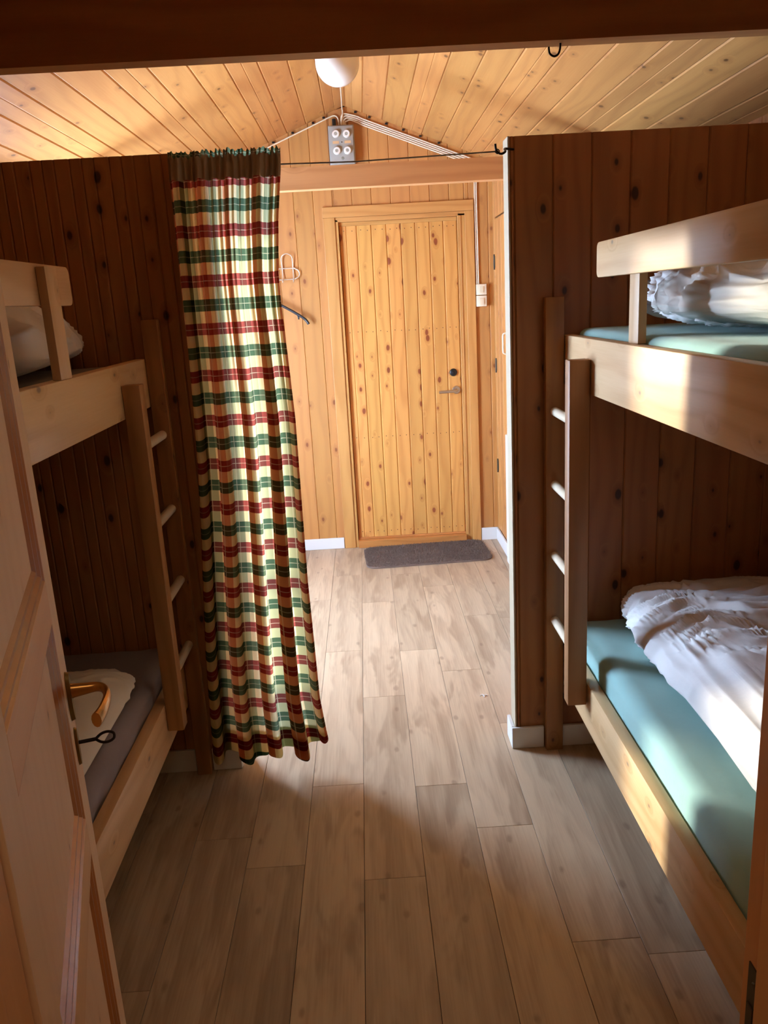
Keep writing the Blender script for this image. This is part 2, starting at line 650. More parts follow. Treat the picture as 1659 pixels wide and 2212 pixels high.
board_wall(w_far, (0, YF + TH, 0), 0, XL, XR, 0.1185, M_WALL, phase=-0.13, top=lambda x: zc(x) + 0.005, holes=[(DX0, DX1, -0.01, DZ1)])

# left wall with the window
WY0, WY1, WZ0, WZ1 = 3.30, 4.25, 0.45, 2.03
bm = B()
box(bm, XL - 0.1, XL - TH, -1.3, WY0, 0, 2.22)
box(bm, XL - 0.1, XL - TH, WY1, YF + 0.1, 0, 2.22)
box(bm, XL - 0.1, XL - TH, WY0, WY1, 0, WZ0)
box(bm, XL - 0.1, XL - TH, WY0, WY1, WZ1, 2.22)
w_left = wall('wall_left', bm, 'pine boarded side wall behind the darker bunk bed with the window')
board_wall(w_left, (XL - TH, 0, 0), pi / 2, YN, YF, 0.1185, M_WALL, phase=0.02, top=zc(XL) + 0.004, holes=[(WY0, WY1, WZ0, WZ1)])

# right wall of the bunk room
bm = B()
box(bm, XR + TH, XR + 0.1, -1.3, YF + 0.1, 0, 2.22)
w_right = wall('wall_right', bm, 'pine boarded side wall behind the sunlit bunk bed')
board_wall(w_right, (XR + TH, 0, 0), -pi / 2, -YF, -YN, 0.1185, M_SIDE, phase=0.05, top=zc(XR) + 0.004)

# wall with the doorway, between hall and bunk room
JX0, JX1, JZ = -0.372, 0.350, 2.02
bm = B()
box(bm, XL, JX0 - 0.045, 0.535, YN - TH, 0, 2.05)
box(bm, JX1 + 0.045, XR, 0.535, YN - TH, 0, 2.05)
v = [bm.verts.new((x, y, z)) for y in (0.535, YN - TH) for x, z in
     ((JX0 - 0.045, JZ + 0.045), (JX0 - 0.045, 2.05), (XL, 2.05), (XL, zc(XL)), (RX, RZ + 0.02), (XR, zc(XR)), (XR, 2.05), (JX1 + 0.045, 2.05), (JX1 + 0.045, JZ + 0.045))]
bm.faces.new(v[:9])
bm.faces.new(v[9:][::-1])
for i in range(9):
    bm.faces.new((v[i], v[(i + 1) % 9], v[9 + (i + 1) % 9], v[9 + i]))
w_near = wall('wall_near', bm, 'boarded wall with the doorway the view looks through')
w_near.data.materials[0] = M_HALL
board_wall(w_near, (0, YN - TH, 0), pi, -XR, -XL, 0.1185, M_SIDE, phase=0.03, top=lambda a: zc(-a) + 0.003,
           holes=[(-JX1 - 0.045, -JX0 + 0.045, -0.01, JZ + 0.045)])

# hall shell behind the camera
bm = B()
box(bm, XL, XR, -1.35, -1.27, 0, 2.4)
box(bm, XL, -1.1, -1.27, 0.53, 0, 2.4)
box(bm, 1.1, XR, -1.27, 0.53, 0, 2.4)
tag(obj('wall_hall', bm, M_HALL), 'plain light brown walls of the hall behind the viewer', 'wall', 'structure')
bm = B()
box(bm, XL, XR, -1.35, 0.534, 2.30, 2.36)
tag(obj('ceiling_hall', bm, plain('hall_ceiling', 'c9a67c', 0.7)), 'flat hall ceiling behind the viewer', 'ceiling', 'structure')

# the two partitions between bunk room and entry
PT = 2.06
bm = B()
box(bm, XL, XPL, YPL + TH, YPL + 0.075 - TH, 0, PT - 0.002)
w_pl = wall('wall_partition_left', bm, 'shade-darkened pine boarded partition behind the darker bunk bed, beside the curtain')
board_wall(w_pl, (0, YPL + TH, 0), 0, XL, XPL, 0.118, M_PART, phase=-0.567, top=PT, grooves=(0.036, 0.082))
board_wall(w_pl, (0, YPL + 0.075 - TH, 0), pi, -XPL, -XL, 0.118, M_WALL, phase=0.1, top=PT)
bm = B()
box(bm, -0.024, 0.024, -0.0375, 0.0375, 0, PT + 0.001, 0.0015)
obj('end_strip', bm, M_LADD, w_pl, loc=(XPL - 0.0225, YPL + 0.0375, 0)).scale = (0.1, 1.0, 1)
w_pl.children[-1].location.x = XPL + 0.0005

bm = B()
box(bm, XPR, XR, YPR + TH, YPR + 0.075 - TH, 0, PT - 0.002)
w_pr = wall('wall_partition_right', bm, 'brown pine boarded partition with a pale end strip, beside the open passage')
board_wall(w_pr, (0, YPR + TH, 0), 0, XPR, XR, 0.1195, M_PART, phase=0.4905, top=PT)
board_wall(w_pr, (0, YPR + 0.075 - TH, 0), pi, -XR, -XPR, 0.1195, M_WALL, phase=0.1, top=PT)
bm = B()
box(bm, 0, 0.006, 0, 0.079, 0, PT + 0.001, 0.0015)
obj('end_strip', bm, M_STRIP, w_pr, loc=(XPR - 0.0065, YPR - 0.002, 0))
w_pr.children[-1]['label'] = 'pale wooden end strip of the partition, window light put into its colour'

# closet wall on the right of the entry, with its door
CY0 = YPR + 0.075
KD0, KD1, KDZ = 4.46, 5.14, 2.058
bm = B()
box(bm, XC + TH, XC + 0.06, CY0, 4.62, 0, PT)
box(bm, XC + TH, XC + 0.06, 4.62, YF, 0, zc(XC + 0.06))
w_cl = wall('wall_closet', bm, 'honey pine boarded wall of the closet beside the entrance door')
board_wall(w_cl, (XC + TH, 0, 0), -pi / 2, -YF, -CY0, 0.1185, M_WALL, phase=0.0, top=lambda a: zc(XC) + 0.004 if a < -4.62 else PT, holes=[(-KD1, -KD0, -0.01, KDZ)])

# ------------------------------------------------------------------ ceiling
bm = B()
for s in (-1, 1):
    xs = s * 1.58
    v = [bm.verts.new(p) for p in ((RX, 0.53, RZ + 0.02), (xs, 0.53, zc(xs) + 0.02), (xs, YF + 0.1, zc(xs) + 0.02), (RX, YF + 0.1, RZ + 0.02),
                                   (RX, 0.53, RZ + 0.10), (xs, 0.53, zc(xs) + 0.10), (xs, YF + 0.1, zc(xs) + 0.10), (RX, YF + 0.1, RZ + 0.10))]
    for q in ((0, 1, 2, 3), (7, 6, 5, 4), (0, 4, 5, 1), (1, 5, 6, 2), (2, 6, 7, 3)):
        bm.faces.new([v[i] for i in q])
ceil = tag(obj('ceiling', bm, M_DARK), 'sloping pine boarded ceiling on both sides of the ridge', 'ceiling', 'structure')
CW = 0.1245
CT = 0.016
CL = YF - YN
th = math.atan(SL)
for s in (-1, 1):
    for i in range(13):
        w = CW
        bm = B()
        prof = [(0.0002, 0), (0.0002, CT - 0.005), (0.005, CT), (w * 0.5 - 0.003, CT), (w * 0.5, CT - (0.002 if i % 3 == 0 else 0.0)), (w * 0.5 + 0.003, CT),
                (w - 0.005, CT), (w - 0.0002, CT - 0.005), (w - 0.0002, 0)]
        a = [bm.verts.new((x - w / 2, 0, -d)) for x, d in prof]
        b = [bm.verts.new((x - w / 2, CL, -d)) for x, d in prof]
        for j in range(len(prof) - 1):
            bm.faces.new((a[j], a[j + 1], b[j + 1], b[j]))
        bm.faces.new(a)
        bm.faces.new(b[::-1])
        m = i * CW + w / 2
        o = obj('board', bm, M_CEIL, ceil, loc=(RX + s * m * cos(th), YN, RZ + CT / cos(th) - m * sin(th)))
        o.rotation_euler = (0, s * th, 0)

# ------------------------------------------------------------------ floor
bm = B()
box(bm, XL - 0.1, XR + 0.1, -1.35, YF + 0.1, -0.08, -0.004)
flo = tag(obj('floor', bm, M_DARK), 'greyish oak look plank floor running towards the entrance door', 'floor', 'structure')
PW, PL = 0.176, 1.096
phases = {-3: 2.18, -2: 2.035, -1: 2.43, 0: 3.05, 1: 3.49, 2: 3.25, 3: 3.87, 4: 2.72, 5: 3.3, 6: 2.2}
mesh_cache = {}
for c in range(-9, 10):
    x0 = -0.086 + PW * (c)
    xa, xb = max(x0, XL - 0.05), min(x0 + PW, XR + 0.05)
    if xb - xa < 0.01:
        continue
    ph = phases.get(c, 2.0 + (c * 0.37) % PL)
    y = ph - PL * 4
    while y < YF + 0.02:
        ya, yb = max(y, -1.3), min(y + PL, YF + 0.02)
        y += PL
        if yb - ya < 0.02:
            continue
        key = (round(xb - xa, 4), round(yb - ya, 4))
        if key not in mesh_cache:
            wv, lv = xb - xa, yb - ya
            bm = B()
            e = 0.0012
            bt = [bm.verts.new(p) for p in ((0.0006, 0.0006, -0.004), (wv - 0.0006, 0.0006, -0.004), (wv - 0.0006, lv - 0.0006, -0.004), (0.0006, lv - 0.0006, -0.004))]
            md = [bm.verts.new(p) for p in ((0.0006, 0.0006, -0.0008), (wv - 0.0006, 0.0006, -0.0008), (wv - 0.0006, lv - 0.0006, -0.0008), (0.0006, lv - 0.0006, -0.0008))]
            tp = [bm.verts.new(p) for p in ((e, e, 0), (wv - e, e, 0), (wv - e, lv - e, 0), (e, lv - e, 0))]
            bm.faces.new(tp)
            for i in range(4):
                j = (i + 1) % 4
                bm.faces.new((bt[i], bt[j], md[j], md[i]))
                bm.faces.new((md[i], md[j], tp[j], tp[i]))
            mesh_cache[key] = obj('plank', bm, M_FLOOR, flo, loc=(xa, ya, 0))
        else:
            o = mesh_cache[key].copy()
            C.objects.link(o)
            o.location = (xa, ya, 0)

# ------------------------------------------------------------------ baseboards
def base(name, x0, x1, y0, y1, label, h=0.083, mat=M_WHITE):
    bm = B()
    box(bm, x0, x1, y0, y1, 0.0005, h, 0.002)
    return tag(obj(name, bm, mat), label, 'baseboard', 'structure')


base('baseboard_far_left', XL, -0.202, YF - 0.012, YF - 0.0005, 'white baseboard left of the entrance door casing', 0.075)
base('baseboard_far_right', 0.73, XC - 0.012, YF - 0.012, YF - 0.0005, 'short white baseboard right of the entrance door casing', 0.085)
base('baseboard_closet', XC - 0.012, XC - 0.0005, CY0, KD0 - 0.05, 'white baseboard along the closet wall', 0.085)
base('baseboard_closet_corner', XC - 0.012, XC - 0.0005, 4.30, YF, 'white baseboard in the corner under the closet door', 0.085)
base('baseboard_partition_left', XL, -0.686, YPL - 0.012, YPL - 0.0005, 'baseboard of the darker partition under the bunk', 0.085, plain('shaded_cream_paint', 'c9c2b0', 0.5))  # cream white, darkened with the shade under the bunk
base('baseboard_partition_left_end', -0.626, XPL + 0.012, YPL - 0.012, YPL - 0.0005, 'short baseboard piece under the curtain', 0.085)
base('baseboard_partition_left_side', XPL + 0.003, XPL + 0.014, YPL, YPL + 0.09, 'baseboard return round the partition end below the curtain', 0.085)
base('baseboard_partition_right_end', XPR - 0.02, 0.574, YPR - 0.013, YPR - 0.0005, 'short white baseboard piece at the foot of the passage corner')
base('baseboard_partition_right', 0.641, XR, YPR - 0.013, YPR - 0.0005, 'white baseboard of the brown partition under the bunk with teal sheets')
base('baseboard_partition_right_side', XPR - 0.02, XPR - 0.0075, YPR, YPR + 0.09, 'white baseboard return on the pale end of the partition')

# ------------------------------------------------------------------ tie beams
bm = B()
box(bm, XL, XR, 1.822, 1.868, 2.10, zc(XR) , 0.0)
bm.free()
bm = B()
v = [bm.verts.new((x, y, z)) for y in (1.822, 1.868) for x, z in ((XL, 2.10), (XR, 2.10), (XR, zc(XR)), (1.0, zc(1.0) - 0.001), (0.62, 2.42), (-0.68, 2.42), (-1.0, zc(-1.0) - 0.001), (XL, zc(XL)))]
bm.faces.new(v[:8])
bm.faces.new(v[8:][::-1])
for i in range(8):
    bm.faces.new((v[i], v[(i + 1) % 8], v[8 + (i + 1) % 8], v[8 + i]))
tag(obj('ceiling_beam', bm, M_BEAMD), 'large dark tie beam crossing above the bunks, nearest to the doorway', 'beam', 'structure')
bm = B()
box(bm, XL, XR, 3.90, 3.965, 2.115, 2.152, 0.0)
bm.free()
bm = B()
v = [bm.verts.new((x, y, z)) for y in (3.90, 3.965) for x, z in ((XL, 2.113), (XR, 2.113), (XR, zc(XR)), (1.30, zc(1.30) - 0.001), (1.25, 2.209), (-1.3, 2.209), (XL, zc(XL)))]
bm.faces.new(v[:7])
bm.faces.new(v[7:][::-1])
for i in range(7):
    bm.faces.new((v[i], v[(i + 1) % 7], v[7 + (i + 1) % 7], v[7 + i]))
tag(obj('ceiling_beam', bm, M_BEAM), 'slim light tie beam above the entry in front of the fuse box', 'beam', 'structure')

# ------------------------------------------------------------------ entrance door
d1 = thing('door_1', 'knotty pine boarded entrance door in the far wall', 'door', (0, 0, 0), kind='structure')
fy = YF - 0.016
for nm, a, m in (('casing', (-0.198, DX0, fy, YF - 0.0005, 0, 2.112), M_TRIMV), ('casing', (DX1, 0.728, fy, YF - 0.0005, 0, 2.112), M_TRIMV),
                 ('casing', (-0.198, 0.728, fy, YF - 0.0005, 2.1125, 2.175), M_TRIMH),
                 ('frame', (DX0 - 0.001, -0.105, YF - 0.008, YF + 0.09, 0, 2.10), M_TRIMV), ('frame', (0.627, DX1 + 0.001, YF - 0.008, YF + 0.09, 0, 2.10), M_TRIMV),
                 ('frame', (DX0 - 0.001, DX1 + 0.001, YF - 0.008, YF + 0.09, 2.085, 2.112), M_TRIMH),
                 ('threshold', (-0.105, 0.627, YF - 0.035, YF + 0.09, 0.001, 0.05), M_SILL)):
    bm = B()
    box(bm, *a, 0.0025)
    obj(nm, bm, m, d1)
bm = B()
box(bm, 0.640, 0.648, YF - 0.012, YF - 0.0075, 0.05, 2.085, 0.001)
obj('stop_bead', bm, M_TRIMV, d1)
dy = YF + 0.018
seams = [-0.104, 0.006, 0.096, 0.188, 0.278, 0.367, 0.456, 0.541, 0.626]
for i, (a, b) in enumerate(zip(seams, seams[1:])):
    w = b - a
    gr = (w * 0.4,) if i == 0 else ()
    o = obj('board', board_mesh(w, 2.0, 2.0, t=0.018, ch=0.0055, grooves=gr), M_DOOR, d1, loc=((a + b) / 2, dy + 0.018, 0.062))
bm = B()
box(bm, -0.104, 0.626, dy + 0.0185, dy + 0.04, 0.052, 2.082)
obj('door_core', bm, M_DARK, d1)
bm = B()
box(bm, DX0 - 0.05, DX1 + 0.05, YF + 0.085, YF + 0.13, -0.05, 2.16)
obj('light_stop_sheet', bm, M_DARK, d1)  # added unseen sheet, stops sky light leaking round the door reveal
bm = B()
box(bm, -0.104, 0.626, dy - 0.004, dy + 0.018, 2.0625, 2.0845, 0.002)
obj('top_strip', bm, M_TRIMH, d1)
bm = B()
box(bm, -0.104, 0.626, dy - 0.010, dy + 0.018, 0.0505, 0.0615, 0.002)
obj('bottom_strip', bm, M_SILL, d1)
bm = B()
for z in (2.035, 1.42, 0.745, 0.10):
    for a, b in zip(seams, seams[1:]):
        for q in (0.27, 0.73):
            x = a + (b - a) * q
            lathe(bm, [(0, 0.0), (0.0032, 0.0), (0.0032, 0.0014), (0, 0.002)], 6, Matrix.Translation((x, dy + 0.0008, z + random.uniform(-0.004, 0.004))) @ Matrix.Rotation(pi / 2, 4, 'X'))
tag(obj('nail_heads', bm, plain('rust_nail', '5a3620', 0.6), d1), kind='stuff')
bm = B()
lathe(bm, [(0, 0.012), (0.017, 0.012), (0.022, 0.009), (0.025, 0.0), (0, 0.0)], 28, Matrix.Translation((0.576, dy - 0.0005, 1.135)) @ Matrix.Rotation(pi / 2, 4, 'X'))
lk = obj('lock', bm, M_BLACK, d1, smooth=True, auto=40)
bm = B()
box(bm, 0.571, 0.581, dy - 0.0165, dy - 0.012, 1.127, 1.143, 0.002)
obj('thumb_turn', bm, M_IRON, lk)
bm = B()
lathe(bm, [(0, 0.008), (0.023, 0.008), (0.026, 0.005), (0.026, 0.0), (0, 0.0)], 28, Matrix.Translation((0.592, dy - 0.0005, 1.022)) @ Matrix.Rotation(pi / 2, 4, 'X'))
tube(bm, spline([(0.592, dy - 0.005, 1.022), (0.592, dy - 0.035, 1.022), (0.584, dy - 0.048, 1.021), (0.56, dy - 0.052, 1.019), (0.475, dy - 0.050, 1.017)], 6), 0.0095, 12)
obj('handle', bm, M_STEEL, d1, smooth=True, auto=40)['label'] = 'satin steel lever handle'

# ------------------------------------------------------------------ closet door in the right wall of the entry
d3 = thing('door_3', 'pine boarded closet door with steel hinges beside the entrance door', 'door', (XC, 0, 0), kind='structure')
k0 = KD0 + 0.002
nb = 6
wb = (KD1 - KD0 - 0.004) / nb
for i in range(nb):
    o = obj('board', board_mesh(wb, KDZ - 0.10, KDZ - 0.10), M_WALL, d3, loc=(TH, k0 + wb * (i + 0.5), 0.09))
    o.rotation_euler = (0, 0, -pi / 2)
for z in (1.80, 1.17, 0.52):
    bm = B()
    tube(bm, [(-0.004, 5.143, z - 0.045), (-0.004, 5.143, z + 0.045)], 0.004, 8)
    box(bm, -0.0015, 0.0, 5.125, 5.165, z - 0.035, z + 0.035)
    obj('hinge', bm, M_DSTEEL, d3)
bm = B()
hp = spline([(0, 4.56, 1.39), (-0.03, 4.56, 1.385), (-0.036, 4.56, 1.37), (-0.036, 4.56, 1.33), (-0.036, 4.56, 1.29), (-0.03, 4.56, 1.275), (0, 4.56, 1.27)], 5)
tube(bm, hp, 0.006, 10)
o = obj('handle', bm, M_CREAM, d3, smooth=True)
o['label'] = 'cream bow handle'
o.location.y = 0.12

# ------------------------------------------------------------------ window in the left wall (lights the entry)
w1 = thing('window_1', 'tall window in the side wall of the entry, behind the plaid curtain', 'window', (XL, 0, 0), kind='structure')
for a in ((-0.10, 0.012, WY0 - 0.06, WY0 + 0.035, WZ0 - 0.06, WZ1 + 0.06), (-0.10, 0.012, WY1 - 0.035, WY1 + 0.06, WZ0 - 0.06, WZ1 + 0.06),
          (-0.10, 0.012, WY0 + 0.035, WY1 - 0.035, WZ1 - 0.035, WZ1 + 0.06), (-0.10, 0.03, WY0 + 0.035, WY1 - 0.035, WZ0 - 0.06, WZ0 + 0.035)):
    bm = B()
    box(bm, *a, 0.002)
    obj('window_frame', bm, M_TRIMV, w1)
bm = B()
box(bm, -0.07, -0.035, WY0 + 0.035, WY1 - 0.035, 0.86, 0.895)
obj('glazing_bar', bm, M_TRIMV, w1)
bm = B()
box(bm, -0.055, -0.051, WY0 + 0.03, WY1 - 0.03, WZ0 + 0.03, WZ1 - 0.03)
obj('pane', bm, M_GLASS, w1)

# ------------------------------------------------------------------ door frame in front of the camera and the open panel door
fr = thing('trim_doorway', 'orange pine door frame of the doorway the view looks through', 'door frame', (0, 0, 0), kind='structure')
for a in ((JX0 - 0.045, JX0, 0.50, YN + 0.002, 0, JZ + 0.045), (JX1, JX1 + 0.045, 0.50, YN + 0.002, 0, JZ + 0.045), (JX0, JX1, 0.50, YN + 0.002, JZ, JZ + 0.045)):
    bm = B()
    box(bm, *a, 0.0015)
    obj('frame', bm, M_JAMB, fr)
bm = B()
box(bm, JX1 - 0.012, JX1, 0.50, 0.615, 0, JZ, 0.0015)
obj('stop', bm, M_JAMB, fr)
bm = B()
box(bm, JX0, JX0 + 0.012, 0.50, 0.60, 0, JZ, 0.0015)
obj('stop', bm, M_JAMB, fr)
bm = B()
box(bm, JX1 - 0.0015, JX1 + 0.001, 0.620, 0.648, 0.78, 0.945)
for z in (0.925, 0.795):
    lathe(bm, [(0, 0.0016), (0.005, 0.0014), (0.006, 0)], 10, Matrix.Translation((JX1 - 0.0015, 0.634, z)) @ Matrix.Rotation(-pi / 2, 4, 'Y'))
box(bm, JX1 - 0.0035, JX1 - 0.001, 0.632, 0.645, 0.84, 0.90, 0.0008)
obj('strike_plate', bm, M_DSTEEL, fr)['label'] = 'worn steel strike plate'

ang = atan2(0.958, -0.2875)
d2 = thing('door_2', 'open pine panel door swung into the room with bronze lever handle', 'door', (JX0 + 0.0, 0.676, 0), rotz=ang, kind='structure')
DW, DT = 0.72, 0.04
SW = 0.098


def dpart(nm, x0, x1, z0, z1, mat, y0=0.0, y1=DT, bev=0.0015):
    bm = B()
    box(bm, x0, x1, y0, y1, z0, z1, bev)
    return obj(nm, bm, mat, d2)


dpart('stile', 0, SW, 0.008, 1.995, M_PDOOR)
dpart('stile', DW - 0.092, DW, 0.008, 1.995, M_PDOOR)
rails = [(0.008, 0.14), (0.652, 0.724), (1.104, 1.18), (1.89, 1.995)]
for z0, z1 in rails:
    dpart('rail', SW, DW - 0.092, z0, z1, M_PDOORX)
for (p, z0), (z1, q) in zip(rails, rails[1:]):
    pn = dpart('panel', SW - 0.004, DW - 0.088, z0 - 0.004, z1 + 0.004, M_PDOOR, 0.014, 0.026, 0)
    # mitred moulding frame on both faces
    for sgn, yb in ((1, 0.0), (-1, DT)):
        bm = B()
        prof = [(0.0, 0.0005), (0.004, 0.0035), (0.010, 0.0035), (0.016, 0.0085), (0.024, 0.0085), (0.031, 0.0145)]
        x0, x1 = SW, DW - 0.092
        rings = []
        for ins, dep in prof:
            y = yb + sgn * dep
            rings.append([bm.verts.new(c) for c in ((x0 + ins, y, z0 + ins), (x1 - ins, y, z0 + ins), (x1 - ins, y, z1 - ins), (x0 + ins, y, z1 - ins))])
        for A_, B_ in zip(rings, rings[1:]):
            for j in range(4):
                bm.faces.new((A_[j], A_[(j + 1) % 4], B_[(j + 1) % 4], B_[j]))
        obj('moulding', bm, M_MOULD, d2)
HX = DW - 0.045
bm = B()
tube(bm, [(HX, -0.0005, 0.945), (HX, -0.007, 0.945)], [0.048, 0.046], 28, ry=[0.017, 0.015], side=(0, 0, 1))
hp = obj('handle_plate', bm, M_BRASSP, d2, smooth=True, auto=35)
bm = B()
path = spline([(HX, -0.006, 0.955), (HX, -0.030, 0.955), (HX - 0.002, -0.052, 0.955), (HX - 0.016, -0.064, 0.954), (HX - 0.045, -0.068, 0.951), (HX - 0.085, -0.060, 0.946), (HX - 0.108, -0.050, 0.943)], 6)
n_ = len(path)
tube(bm, path, [0.0150 - 0.006 * sin(pi * min(1, i / n_ * 1.3)) for i in range(n_)], 12, ry=[0.0095 - 0.003 * sin(pi * i / n_) for i in range(n_)], side=(0, 0, 1))
hd = obj('handle', bm, M_BRASS, d2, smooth=True, auto=50)
hd['label'] = 'curved bronze lever'
bm = B()
tube(bm, [(HX, -0.0005, 0.845), (HX, -0.005, 0.845)], [0.038, 0.036], 28, ry=[0.014, 0.012], side=(0, 0, 1))
obj('key_plate', bm, M_BRASSP, d2, smooth=True, auto=35)
for z in (0.35, 1.65):
    bm = B()
    tube(bm, [(-0.004, 0.012, z - 0.05), (-0.004, 0.012, z + 0.05)], 0.006, 10)
    obj('hinge', bm, M_DSTEEL, d2)
# key
R_ = Matrix.Rotation(ang, 4, 'Z')
kp = Vector((JX0, 0.676, 0)) + (R_ @ Vector((HX, 0, 0.852)))
bm = B()
tube(bm, [(0, 0.03, 0), (0, -0.038, 0)], 0.0035, 10)
tube(bm, spline([(0, -0.034, 0), (0.008, -0.044, 0.004), (0.010, -0.056, 0.005), (0.005, -0.066, 0.0025), (-0.005, -0.066, -0.0025), (-0.010, -0.056, -0.005), (-0.008, -0.044, -0.004), (0, -0.034, 0)], 5), 0.0026, 8)
o = obj('key', bm, M_IRON, smooth=True, auto=50)
o.location = kp
o.rotation_euler = (0, 0, ang)
tag(o, 'black iron key with a loop head in the lock of the open panel door', 'key')


# ------------------------------------------------------------------ bunk beds
def bunk(label, s, guard_in):
    """s=+1 right bed, s=-1 left bed. Geometry is given for the right bed and mirrored."""
    t = thing('bunk_bed', label, 'bed', (s * 1.05, 1.63, 0))
    X0 = 0.64 if s > 0 else 0.68

    def part(nm, x0, x1, y0, y1, z0, z1, mat, bev=0.002, par=t, seg=2):
        bm = B()
        a, b = sorted((s * x0, s * x1))
        box(bm, a - s * 1.05, b - s * 1.05, y0 - 1.63, y1 - 1.63, z0, z1, bev, seg)
        o = obj(nm, bm, mat, par, smooth=True, auto=35)
        return o
    y1 = (YPR if s > 0 else YPL) - 0.002
    y0 = YN + 0.004
    u0, u1, l0, l1 = (1.312, 1.468, 0.253, 0.408) if s > 0 else (1.318, 1.468, 0.277, 0.428)
    part('side_board', X0, X0 + 0.036, y0, y1, u0, u1, M_BUNK, 0.003)
    part('side_board', X0, X0 + 0.036, y0, y1, l0, l1, M_BUNK, 0.003)
    part('bed_base', X0 + 0.037, XR - 0.003, y0, y1, u0 + 0.02, u0 + 0.045, M_BUNK)
    part('bed_base', X0 + 0.037, XR - 0.003, y0, y1, l0 + 0.015, l0 + 0.04, M_BUNK)
    gx = X0 - 0.002 if s > 0 else X0 + 0.021
    px = gx + 0.023 if s > 0 else gx - 0.021
    g1 = 2.222 if s > 0 else 2.045
    # guard board with rounded ends
    bm = B()
    box(bm, 0, 0.021, y0 + 0.03, g1, 1.632, 1.722)
    ed = [e for e in bm.edges if abs(e.verts[0].co.x - e.verts[1].co.x) > 0.01]
    bmesh.ops.bevel(bm, geom=ed, offset=0.016, segments=5, profile=0.5, affect='EDGES')
    bmesh.ops.bevel(bm, geom=[e for e in bm.edges if e.calc_face_angle(0) > 1.2], offset=0.0025, segments=2, profile=0.5, affect='EDGES')
    for v in bm.verts:
        v.co.x = s * (gx + v.co.x) - s * 1.05
        v.co.y -= 1.63
    obj('guard_rail', bm, M_BUNK, t, smooth=True, auto=35)
    for yy in ((1.945 if s > 0 else 1.835), 0.95):
        part('guard_post', px, px + 0.0205, yy, yy + 0.07, 1.468, 1.715, M_BUNKV if s > 0 else M_BUNKV)
    return t


bunk('pine bunk bed holding the teal mattresses, lit by the window', 1, True)
bunk('pine bunk bed in shade behind the open panel door, holding the grey mattress', -1, False)


def ladder(label, s):
    t = thing('ladder', label, 'ladder', (s * 0.63, 2.45, 0))
    x0, x1 = (0.578, 0.637) if s > 0 else (0.629, 0.679)
    yp = YPR if s > 0 else YPL

    def rail(y0, y1, z0, z1, mat):
        bm = B()
        a, b = sorted((s * x0, s * x1))
        box(bm, a - s * 0.63, b - s * 0.63, y0 - 2.45, y1 - 2.45, z0, z1, 0.0025)
        return obj('rail', bm, mat, t, smooth=True, auto=35)
    rail(yp - 0.037, yp - 0.001, 0.0, 1.586, M_LADD)
    rail(2.266, 2.316, 0.338, 1.412, M_LADL)
    for z in (1.228, 0.985, 0.740, 0.505):
        bm = B()
        tube(bm, [(s * ((x0 + x1) / 2 - 0.63), 2.314 - 2.45, z), (s * ((x0 + x1) / 2 - 0.63), yp - 0.035 - 2.45, z)], 0.0145, 16)
        obj('rung', bm, M_RUNG, t, smooth=True, auto=50)
    return t


ladder('narrow wooden ladder with pale round rungs beside the teal mattress', 1)
ladder('narrow wooden ladder in shade beside the plaid curtain', -1)


# ------------------------------------------------------------------ mattresses and bedding
def mattress(label, x0, x1, y0, y1, z0, z1, mat, r=0.035, wr=0.003, seed=0, edge=None):
    """Rounded slab with a soft, slightly wrinkled cover."""
    bm = B()
    cx, cy, cz = (x0 + x1) / 2, (y0 + y1) / 2, (z0 + z1) / 2
    hx, hy, hz = (x1 - x0) / 2, (y1 - y0) / 2, (z1 - z0) / 2
    bmesh.ops.create_cube(bm, size=2)
    bmesh.ops.subdivide_edges(bm, edges=bm.edges[:], cuts=47, use_grid_fill=True)
    for v in bm.verts:
        p = Vector((v.co.x * hx, v.co.y * hy, v.co.z * hz))
        q = Vector((max(-hx + r, min(hx - r, p.x)), max(-hy + r, min(hy - r, p.y)), max(-hz + r, min(hz - r, p.z))))
        d = p - q
        if d.length > 1e-6:
            p = q + d.normalized() * r
        w = noise.noise(Vector((p.x * 3 + seed, p.y * 9, p.z * 6))) * wr * 0.6
        w += (abs(noise.noise(Vector((p.x * 9 + p.y * 4, p.y * 5 - p.x * 3 + seed, p.z * 8)))) - 0.25) * wr
        if edge and p.z > -hz * 0.2:
            e = max(0, 1 - abs(p.x * edge - hx) / 0.10)
            w += e * noise.noise(Vector((p.y * 7, p.z * 20, seed))) * 0.012
        if d.length > 1e-6:
            p += d.normalized() * w
        v.co = p
    o = obj('mattress', bm, mat, smooth=True, loc=(cx, cy, cz))
    return tag(o, label, 'mattress')


mattress('thin mattress with a pale teal sheet on the upper deck under the clear plastic bag', 0.679, 1.44, 0.69, 2.585, 1.358, 1.487, M_TEAL, 0.03, 0.003, 1)
mattress('mattress with a teal sheet on the lower deck beside the folded white duvet', 0.681, 1.44, 0.69, 2.585, 0.294, 0.500, M_TEAL, 0.04, 0.004, 2)
mattress('mattress with a taupe sheet on the upper deck behind the panel door', -1.44, -0.722, 0.69, 2.57, 1.364, 1.452, M_TAUPE, 0.03, 0.003, 3)
mattress('mattress with a grey mauve sheet on the lower deck behind the door handle', -1.44, -0.721, 0.69, 2.57, 0.318, 0.500, M_GREYS, 0.04, 0.006, 4, edge=1)


